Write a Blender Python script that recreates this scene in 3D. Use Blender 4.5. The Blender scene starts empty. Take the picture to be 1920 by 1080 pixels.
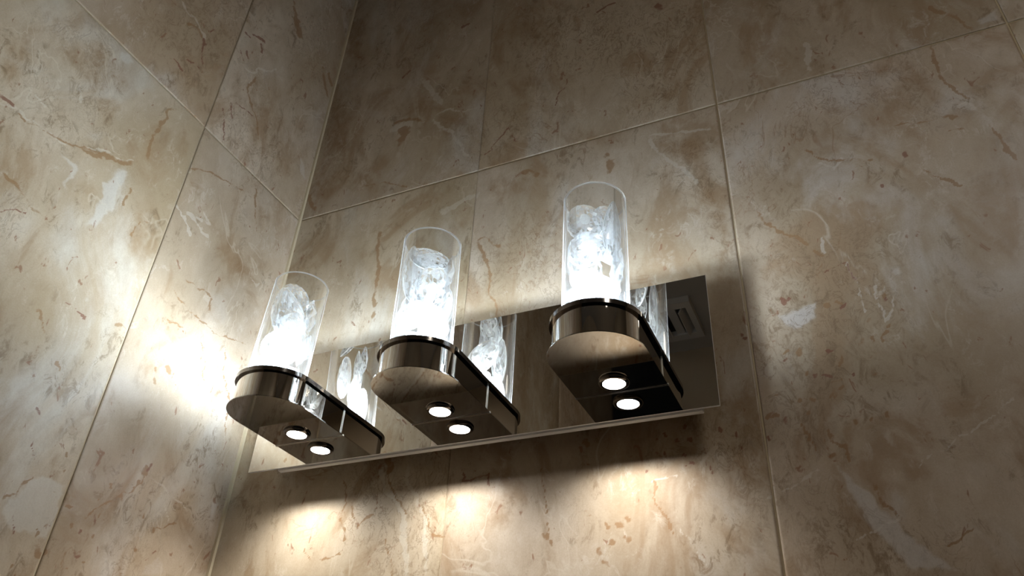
import bpy, bmesh, math, random
import numpy as np
from mathutils import Vector, Matrix

# ---------------------------------------------------------------- camera, light, exposure
scene = bpy.context.scene
COL = scene.collection
S = 0.52                       # width of the chrome wall plate in metres; positions below are given in plate widths
Z0 = 1.75                      # height of the plate's lower edge above the floor


def W(x, y, z):
    """plate widths -> metres. x: 0 = right end of the plate, y: 0 = front of the plate (room is -y)."""
    return Vector((x * S, y * S, (z + 0.4991) * S + Z0))


cam_data = bpy.data.cameras.new('camera')
cam = bpy.data.objects.new('camera', cam_data)
COL.objects.link(cam)
cam_data.sensor_width = 36.0
cam_data.lens = 1486.32 / 1920 * 36.0
cam_data.clip_start = 0.01
RX = Vector((0.91159381, 0.40836713, 0.04725471))
UX = Vector((0.19761627, -0.53610451, 0.82069468))
FX = Vector((-0.3604782, 0.7388019, 0.56940954))
m = Matrix((RX, UX, -FX)).transposed().to_4x4()
m.translation = W(0.2006, -1.23083, -1.11232)
cam.matrix_world = m
scene.camera = cam

scene.view_settings.view_transform = 'Standard'
scene.view_settings.look = 'None'
scene.view_settings.exposure = 0.72
scene.view_settings.gamma = 1.0
scene.view_settings.use_curve_mapping = False
world = bpy.data.worlds.new('world')
scene.world = world
world.use_nodes = True
world.node_tree.nodes['Background'].inputs[0].default_value = (1, 0.9, 0.78, 1)
world.node_tree.nodes['Background'].inputs[1].default_value = 0.0
cy = scene.cycles
cy.max_bounces = 16
cy.diffuse_bounces = 5
cy.glossy_bounces = 10
cy.transmission_bounces = 16
cy.transparent_max_bounces = 24
cy.caustics_refractive = True
cy.caustics_reflective = True
cy.blur_glossy = 0.3
cy.sample_clamp_indirect = 12.0

UP_LED = 205.0                 # radiance of the crystal lamps' upward lights
FILL_CAPSULE = 78.0                   # radiance of added capsules that spread more light from the tubes
DOWN_SPOT = 1.75                 # watts of each downlight's beam
DOWN_LED = 60.0               # radiance of the downlights
FILL_LED = 13.5                 # radiance of an added, unseen fill light under the ceiling

# ---------------------------------------------------------------- helpers


def new_mat(name):
    mt = bpy.data.materials.new(name)
    mt.use_nodes = True
    nt = mt.node_tree
    for n in list(nt.nodes):
        nt.nodes.remove(n)
    out = nt.nodes.new('ShaderNodeOutputMaterial')
    return mt, nt, out


def node(nt, kind, **kw):
    n = nt.nodes.new(kind)
    for k, v in kw.items():
        if k.startswith('i_'):
            key = k[2:]
            key = int(key) if key.isdigit() else key.replace('_', ' ')
            n.inputs[key].default_value = v
        else:
            setattr(n, k, v)
    return n


def math_n(nt, op, a, b=None, c=None, clamp=False):
    n = nt.nodes.new('ShaderNodeMath')
    n.operation = op
    n.use_clamp = clamp
    for i, v in enumerate((a, b, c)):
        if v is None:
            continue
        if isinstance(v, (int, float)):
            n.inputs[i].default_value = v
        else:
            nt.links.new(v, n.inputs[i])
    return n.outputs[0]


def ramp(nt, v, a, b, lo=0.0, hi=1.0):
    n = nt.nodes.new('ShaderNodeMapRange')
    n.interpolation_type = 'SMOOTHSTEP'
    nt.links.new(v, n.inputs[0])
    n.inputs[1].default_value = a
    n.inputs[2].default_value = b
    n.inputs[3].default_value = lo
    n.inputs[4].default_value = hi
    return n.outputs[0]


def mixc(nt, f, a, b, mode='MIX'):
    n = nt.nodes.new('ShaderNodeMix')
    n.data_type = 'RGBA'
    n.blend_type = mode
    for sock, v in ((n.inputs[0], f), (n.inputs[6], a), (n.inputs[7], b)):
        if isinstance(v, (int, float)):
            sock.default_value = v
        elif isinstance(v, tuple):
            sock.default_value = (*v, 1.0) if len(v) == 3 else v
        else:
            nt.links.new(v, sock)
    return n.outputs[2]


def link_obj(name, me, mats=(), parent=None):
    o = bpy.data.objects.new(name, me)
    COL.objects.link(o)
    for mt in mats:
        if mt.name not in [x.name for x in me.materials if x]:
            me.materials.append(mt)
    if parent is not None:
        o.parent = parent
    return o


def bm_obj(name, bm, mats, parent=None, smooth=True, angle=35):
    me = bpy.data.meshes.new(name)
    bmesh.ops.recalc_face_normals(bm, faces=bm.faces[:])
    bm.to_mesh(me)
    bm.free()
    if not isinstance(mats, (list, tuple)):
        mats = [mats]
    for mt in mats:
        me.materials.append(mt)
    if smooth:
        for p in me.polygons:
            p.use_smooth = True
        me.set_sharp_from_angle(angle=math.radians(angle))
    o = bpy.data.objects.new(name, me)
    COL.objects.link(o)
    if parent is not None:
        o.parent = parent
    return o


def add_box(bm, a, b, mat=0):
    (x0, y0, z0), (x1, y1, z1) = a, b
    v = [bm.verts.new(p) for p in ((x0, y0, z0), (x1, y0, z0), (x1, y1, z0), (x0, y1, z0),
                                   (x0, y0, z1), (x1, y0, z1), (x1, y1, z1), (x0, y1, z1))]
    for f in ((0, 3, 2, 1), (4, 5, 6, 7), (0, 1, 5, 4), (1, 2, 6, 5), (2, 3, 7, 6), (3, 0, 4, 7)):
        bm.faces.new([v[i] for i in f]).material_index = mat
    return v


def bevel_all(bm, w, seg=2, ang=30):
    es = [e for e in bm.edges if len(e.link_faces) == 2 and e.calc_face_angle(0) > math.radians(ang)]
    bmesh.ops.bevel(bm, geom=es, offset=w, segments=seg, affect='EDGES', profile=0.5)


def prism(bm, outline, z0, z1, mat=0):
    lo = [bm.verts.new((x, y, z0)) for x, y in outline]
    hi = [bm.verts.new((x, y, z1)) for x, y in outline]
    n = len(outline)
    bm.faces.new(lo[::-1]).material_index = mat
    bm.faces.new(hi).material_index = mat
    for i in range(n):
        bm.faces.new((lo[i], lo[(i + 1) % n], hi[(i + 1) % n], hi[i])).material_index = mat


def lathe(bm, prof, n=64, cx=0, cy_=0, closed=False, mat=0):
    rings = []
    for r, z in prof:
        if r < 1e-7:
            rings.append([bm.verts.new((cx, cy_, z))])
        else:
            rings.append([bm.verts.new((cx + r * math.cos(t * 2 * math.pi / n), cy_ + r * math.sin(t * 2 * math.pi / n), z)) for t in range(n)])
    pairs = list(zip(rings, rings[1:]))
    if closed:
        pairs.append((rings[-1], rings[0]))
    for a, b in pairs:
        for i in range(n):
            j = (i + 1) % n
            if len(a) == 1 and len(b) == 1:
                continue
            if len(a) == 1:
                f = (a[0], b[i], b[j])
            elif len(b) == 1:
                f = (a[i], b[0], a[j])
            else:
                f = (a[i], b[i], b[j], a[j])
            bm.faces.new(f).material_index = mat


def tag(o, label=None, cat=None, group=None, kind=None):
    if label:
        o['label'] = label
    if cat:
        o['category'] = cat
    if group:
        o['group'] = group
    if kind:
        o['kind'] = kind
    return o


# ---------------------------------------------------------------- materials
def marble_material(name, axis):
    """beige printed-marble porcelain; axis = index of the coordinate that runs along the wall."""
    mt, nt, out = new_mat(name)
    L = nt.links.new
    geo = node(nt, 'ShaderNodeNewGeometry')
    seed = node(nt, 'ShaderNodeAttribute', attribute_name='tile_seed')
    va = node(nt, 'ShaderNodeAttribute', attribute_name='veins')
    pa = node(nt, 'ShaderNodeAttribute', attribute_name='patches')
    sva = node(nt, 'ShaderNodeSeparateColor')
    L(va.outputs['Color'], sva.inputs[0])
    spa = node(nt, 'ShaderNodeSeparateColor')
    L(pa.outputs['Color'], spa.inputs[0])
    add = node(nt, 'ShaderNodeVectorMath', operation='ADD')
    L(geo.outputs['Position'], add.inputs[0])
    L(seed.outputs['Vector'], add.inputs[1])
    co = add.outputs[0]
    # slanting flow of the print
    mp = node(nt, 'ShaderNodeMapping')
    mp.inputs['Rotation'].default_value = (0.5, 0.5, 0.0) if axis == 1 else (0.0, -0.5, 0.0)
    mp.inputs['Scale'].default_value = (1.0, 1.0, 0.6)
    L(co, mp.inputs[0])

    def noise(scale, detail=4, rough=0.55, dist=0.0, vec=None, off=None):
        n = node(nt, 'ShaderNodeTexNoise', i_Scale=scale, i_Detail=detail, i_Roughness=rough, i_Distortion=dist)
        v = vec or mp.outputs[0]
        if off:
            o = node(nt, 'ShaderNodeVectorMath', operation='ADD')
            L(v, o.inputs[0])
            o.inputs[1].default_value = (off, off * 1.7, off * 0.6)
            v = o.outputs[0]
        L(v, n.inputs['Vector'])
        return n.outputs['Fac']

    n1 = noise(5.5, 5, 0.55, 0.6)
    n2 = noise(10, 8, 0.62, 1.6, off=3.1)
    n3 = noise(6.5, 7, 0.6, 1.2, off=7.7)
    n4 = noise(34, 6, 0.7, 0.4, off=2.3)
    grain = noise(650, 2, 0.6, 0, vec=co)
    grain2 = noise(130, 4, 0.7, 0.5, vec=co, off=1.2)
    col = mixc(nt, ramp(nt, n1, 0.32, 0.66), (0.418, 0.328, 0.222), (0.60, 0.514, 0.41))
    col = mixc(nt, math_n(nt, 'MULTIPLY', ramp(nt, n2, 0.50, 0.66), 0.75), col, (0.355, 0.242, 0.143))
    col = mixc(nt, math_n(nt, 'MULTIPLY', ramp(nt, n3, 0.54, 0.68), 0.75), col, (0.63, 0.59, 0.53))
    col = mixc(nt, math_n(nt, 'MULTIPLY', ramp(nt, n4, 0.35, 0.68), 0.4), col, (0.36, 0.262, 0.168))
    n5 = noise(75, 8, 0.78, 0.9, off=61.0)
    n6 = noise(13, 4, 0.6, 1.0, off=67.0)
    fz = math_n(nt, 'MULTIPLY', ramp(nt, n5, 0.50, 0.62), ramp(nt, n6, 0.45, 0.64))
    col = mixc(nt, math_n(nt, 'MULTIPLY', fz, 0.8), col, (0.25, 0.175, 0.105))
    fz2 = math_n(nt, 'MULTIPLY', ramp(nt, n5, 0.50, 0.38), ramp(nt, n6, 0.5, 0.36))
    col = mixc(nt, math_n(nt, 'MULTIPLY', fz2, 0.5), col, (0.66, 0.60, 0.52))
    # large marks
    edge = math_n(nt, 'ADD', math_n(nt, 'MULTIPLY', n4, 0.7), math_n(nt, 'MULTIPLY', grain2, 0.35))

    def patch(ch, cc, strength, soft=0.30):
        e = math_n(nt, 'ADD', ch, math_n(nt, 'SUBTRACT', edge, 0.52))
        f = ramp(nt, e, 0.42, 0.42 + soft)
        f = math_n(nt, 'MULTIPLY', f, ramp(nt, ch, 0.05, 0.9))
        return mixc(nt, math_n(nt, 'MULTIPLY', f, strength), col, cc)
    tf = math_n(nt, 'MULTIPLY', ramp(nt, math_n(nt, 'ADD', spa.outputs[1], math_n(nt, 'MULTIPLY', math_n(nt, 'SUBTRACT', n4, 0.5), 1.4)), 0.2, 1.1), ramp(nt, n5, 0.36, 0.58, 0.35, 1.0))
    col = mixc(nt, math_n(nt, 'MULTIPLY', math_n(nt, 'MULTIPLY', tf, ramp(nt, spa.outputs[1], 0.0, 0.5)), 0.8), col, (0.30, 0.19, 0.10))
    col = patch(spa.outputs[0], (0.63, 0.60, 0.56), 0.66, 0.5)
    # fine natural veins: dark hairlines and pale hairlines
    rv = noise(7, 5, 0.6, 1.5, off=11.0)
    ridge = math_n(nt, 'ABSOLUTE', math_n(nt, 'SUBTRACT', rv, 0.5))
    gate = ramp(nt, noise(9, 3, 0.5, 0, off=5.5), 0.52, 0.66)
    hair = math_n(nt, 'MULTIPLY', ramp(nt, ridge, 0.0, 0.007, 1, 0), gate)
    col = mixc(nt, math_n(nt, 'MULTIPLY', hair, 0.55), col, (0.27, 0.14, 0.065))
    rv2 = noise(8, 4, 0.55, 1.0, off=17.0)
    ridge2 = math_n(nt, 'ABSOLUTE', math_n(nt, 'SUBTRACT', rv2, 0.48))
    gate2 = ramp(nt, noise(8, 3, 0.5, 0, off=23.0), 0.50, 0.62)
    hair2 = math_n(nt, 'MULTIPLY', ramp(nt, ridge2, 0.0, 0.009, 1, 0), gate2)
    col = mixc(nt, math_n(nt, 'MULTIPLY', hair2, 0.45), col, (0.68, 0.62, 0.52))
    # pitted, crazed zones
    rv3 = noise(62, 4, 0.65, 1.2, off=31.0)
    craze = ramp(nt, math_n(nt, 'ABSOLUTE', math_n(nt, 'SUBTRACT', rv3, 0.5)), 0.0, 0.035, 1, 0)
    zone = math_n(nt, 'MAXIMUM', spa.outputs[2], math_n(nt, 'MULTIPLY', ramp(nt, noise(6, 3, 0.5, 0, off=41.0), 0.56, 0.68), 0.7))
    craze = math_n(nt, 'MULTIPLY', math_n(nt, 'MULTIPLY', craze, zone), ramp(nt, grain2, 0.3, 0.5))
    col = mixc(nt, math_n(nt, 'MULTIPLY', craze, 0.65), col, (0.19, 0.115, 0.06))
    # small specks
    sp = ramp(nt, noise(85, 3, 0.6, 0.8, off=51.0), 0.66, 0.72)
    col = mixc(nt, math_n(nt, 'MULTIPLY', sp, 0.75), col, (0.27, 0.13, 0.07))
    # drawn veins
    wob = math_n(nt, 'MULTIPLY', math_n(nt, 'SUBTRACT', grain2, 0.5), 1.3)

    def vein(ch, cc, strength):
        e = math_n(nt, 'ADD', ch, math_n(nt, 'MULTIPLY', wob, ramp(nt, ch, 0.02, 0.3)))
        return mixc(nt, math_n(nt, 'MULTIPLY', ramp(nt, e, 0.22, 0.65), strength), col, cc)
    col = vein(sva.outputs[2], (0.68, 0.64, 0.57), 0.5)
    col = vein(sva.outputs[0], (0.31, 0.18, 0.085), 0.8)
    col = vein(sva.outputs[1], (0.22, 0.085, 0.05), 0.8)
    col = mixc(nt, ramp(nt, grain, 0.25, 0.75, 0.0, 0.34), col, (0.80, 0.74, 0.66), 'MULTIPLY')
    # tile to tile tone plus the left wall's painted-in light (stored per tile)
    tone = node(nt, 'ShaderNodeAttribute', attribute_name='tile_tone_and_light')
    col = mixc(nt, 1.0, col, tone.outputs['Color'], 'MULTIPLY')
    b = node(nt, 'ShaderNodeBsdfPrincipled')
    L(col, b.inputs['Base Color'])
    rr = ramp(nt, n4, 0.3, 0.7, 0.34, 0.46)
    L(rr, b.inputs['Roughness'])
    b.inputs['Specular IOR Level'].default_value = 0.42
    bump = node(nt, 'ShaderNodeBump', i_Strength=0.10, i_Distance=0.001)
    L(math_n(nt, 'ADD', grain2, math_n(nt, 'MULTIPLY', craze, -0.6)), bump.inputs['Height'])
    L(bump.outputs[0], b.inputs['Normal'])
    L(b.outputs[0], out.inputs[0])
    return mt


def simple(name, color, rough=0.5, metal=0.0, spec=0.5, noise_amt=0.0, scale=40):
    mt, nt, out = new_mat(name)
    b = node(nt, 'ShaderNodeBsdfPrincipled', i_Roughness=rough, i_Metallic=metal)
    b.inputs['Specular IOR Level'].default_value = spec
    n = node(nt, 'ShaderNodeTexNoise', i_Scale=scale, i_Detail=4.0)
    c = mixc(nt, ramp(nt, n.outputs['Fac'], 0.3, 0.7, 0, noise_amt), color, tuple(x * 0.6 for x in color))
    nt.links.new(c, b.inputs['Base Color'])
    nt.links.new(b.outputs[0], out.inputs[0])
    return mt


def metal(name, color, rough, streak=0.0):
    mt, nt, out = new_mat(name)
    b = node(nt, 'ShaderNodeBsdfPrincipled', i_Metallic=1.0, i_Roughness=rough)
    b.inputs['Base Color'].default_value = (*color, 1)
    n = node(nt, 'ShaderNodeTexNoise', i_Scale=90.0, i_Detail=5.0)
    nt.links.new(ramp(nt, n.outputs['Fac'], 0.35, 0.7, rough, rough * 1.8), b.inputs['Roughness'])
    nt.links.new(b.outputs[0], out.inputs[0])
    return mt


def emitter(name, color, strength):
    mt, nt, out = new_mat(name)
    e = node(nt, 'ShaderNodeEmission', i_Strength=strength)
    e.inputs[0].default_value = (*color, 1)
    nt.links.new(e.outputs[0], out.inputs[0])
    return mt


def thin_glass(name, tint, haze, f0=0.04):
    mt, nt, out = new_mat(name)
    L = nt.links.new
    tr = node(nt, 'ShaderNodeBsdfTransparent')
    tr.inputs[0].default_value = (*tint, 1)
    gl = node(nt, 'ShaderNodeBsdfGlossy', i_Roughness=0.02)
    gl.inputs[0].default_value = (1, 1, 1, 1)
    lw = node(nt, 'ShaderNodeFresnel', i_IOR=1.45)
    m1 = node(nt, 'ShaderNodeMixShader')
    L(math_n(nt, 'MULTIPLY', lw.outputs[0], 0.45), m1.inputs[0])
    L(tr.outputs[0], m1.inputs[1])
    L(gl.outputs[0], m1.inputs[2])
    df = node(nt, 'ShaderNodeBsdfTranslucent')
    df.inputs[0].default_value = (0.95, 0.97, 1, 1)
    m2 = node(nt, 'ShaderNodeMixShader')
    lf = node(nt, 'ShaderNodeLayerWeight', i_Blend=0.5)
    L(math_n(nt, 'MULTIPLY_ADD', math_n(nt, 'POWER', lf.outputs['Facing'], 14.0), 0.6, haze), m2.inputs[0])  # milky grazing term paints bright outlines on the tube
    L(m1.outputs[0], m2.inputs[1])
    L(df.outputs[0], m2.inputs[2])
    L(m2.outputs[0], out.inputs[0])
    return mt


def crystal_material():
    mt, nt, out = new_mat('cut_crystal')
    L = nt.links.new
    g = node(nt, 'ShaderNodeBsdfGlass', i_Roughness=0.0, i_IOR=1.52)
    fa = node(nt, 'ShaderNodeAttribute', attribute_name='facet')
    tr = node(nt, 'ShaderNodeBsdfTransparent')
    m1 = node(nt, 'ShaderNodeMixShader')
    m1.inputs[0].default_value = 0.22
    L(g.outputs[0], m1.inputs[1])
    L(tr.outputs[0], m1.inputs[2])
    tl = node(nt, 'ShaderNodeBsdfTranslucent')
    tl.inputs[0].default_value = (0.93, 0.97, 1, 1)
    n = node(nt, 'ShaderNodeTexNoise', i_Scale=60.0, i_Detail=3.0)
    m2 = node(nt, 'ShaderNodeMixShader')
    lf = node(nt, 'ShaderNodeLayerWeight', i_Blend=0.5)
    cell = math_n(nt, 'MULTIPLY_ADD', math_n(nt, 'POWER', lf.outputs['Facing'], 4.0), 0.4, fa.outputs['Fac'])  # grazing whiteness paints a bright outline on each stone
    L(math_n(nt, 'MULTIPLY', cell, ramp(nt, n.outputs['Fac'], 0.35, 0.6, 0.6, 1.0)), m2.inputs[0])
    L(m1.outputs[0], m2.inputs[1])
    df = node(nt, 'ShaderNodeBsdfDiffuse')
    df.inputs[0].default_value = (0.93, 0.97, 1, 1)
    m3 = node(nt, 'ShaderNodeMixShader')
    m3.inputs[0].default_value = 0.45
    L(tl.outputs[0], m3.inputs[1])
    L(df.outputs[0], m3.inputs[2])
    L(m3.outputs[0], m2.inputs[2])
    L(m2.outputs[0], out.inputs[0])
    return mt


M_TILE_B = marble_material('beige_marble_tile_back', 0)
M_TILE_L = marble_material('beige_marble_tile_left', 1)
M_GROUT = simple('cream_grout', (0.66, 0.56, 0.38), 0.8, noise_amt=0.3, scale=60)
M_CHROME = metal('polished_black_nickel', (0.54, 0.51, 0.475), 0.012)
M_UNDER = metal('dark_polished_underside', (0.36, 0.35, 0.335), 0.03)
M_PLATE = metal('mirror_plate_metal', (0.68, 0.64, 0.585), 0.008)
M_EDGE = metal('satin_plate_edge', (0.75, 0.74, 0.72), 0.28)
M_RAIL = simple('grey_painted_rail', (0.84, 0.86, 0.90), 0.35)
M_RIM = metal('dark_chrome_rim', (0.22, 0.20, 0.185), 0.06)
M_GLASS = thin_glass('clear_tube_glass', (0.985, 0.99, 0.99), 0.003)
M_GLASS_EDGE = thin_glass('lit_look_glass_edge', (0.9, 0.95, 0.95), 0.5)  # milky rim stands in for light piped along the glass
M_CRYSTAL = crystal_material()
M_LED_UP = emitter('cool_white_led', (0.76, 0.88, 1.0), UP_LED)
M_FILL_CAPSULE = emitter('fill_capsule_glow', (0.76, 0.88, 1.0), FILL_CAPSULE)
M_LED_DOWN = emitter('warm_white_downlight_led', (1.0, 0.98, 0.96), DOWN_LED)
M_FILL = emitter('added_fill_glow', (1.0, 0.95, 0.86), FILL_LED)
M_CEIL = simple('painted_ceiling', (0.33, 0.31, 0.28), 0.7, noise_amt=0.1)
M_FLOOR = simple('dark_floor_tile', (0.028, 0.042, 0.058), 0.35, noise_amt=0.6, scale=6)
M_VENT = simple('pale_vent_plastic', (0.45, 0.43, 0.40), 0.4)
M_SLOT = simple('dark_vent_slot', (0.015, 0.014, 0.013), 0.8)
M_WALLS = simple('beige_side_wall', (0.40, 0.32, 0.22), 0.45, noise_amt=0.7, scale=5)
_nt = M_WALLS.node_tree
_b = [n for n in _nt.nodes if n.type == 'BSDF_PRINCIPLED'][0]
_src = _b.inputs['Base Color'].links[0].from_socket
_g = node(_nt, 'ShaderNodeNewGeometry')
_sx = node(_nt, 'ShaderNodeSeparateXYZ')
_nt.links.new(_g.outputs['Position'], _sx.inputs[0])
_nt.links.new(mixc(_nt, math_n(_nt, 'LESS_THAN', _sx.outputs[2], 1.45), _src, (0.028, 0.040, 0.055)), _b.inputs['Base Color'])  # invented dark lower band, darkens the reflection in the arm undersides

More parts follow.
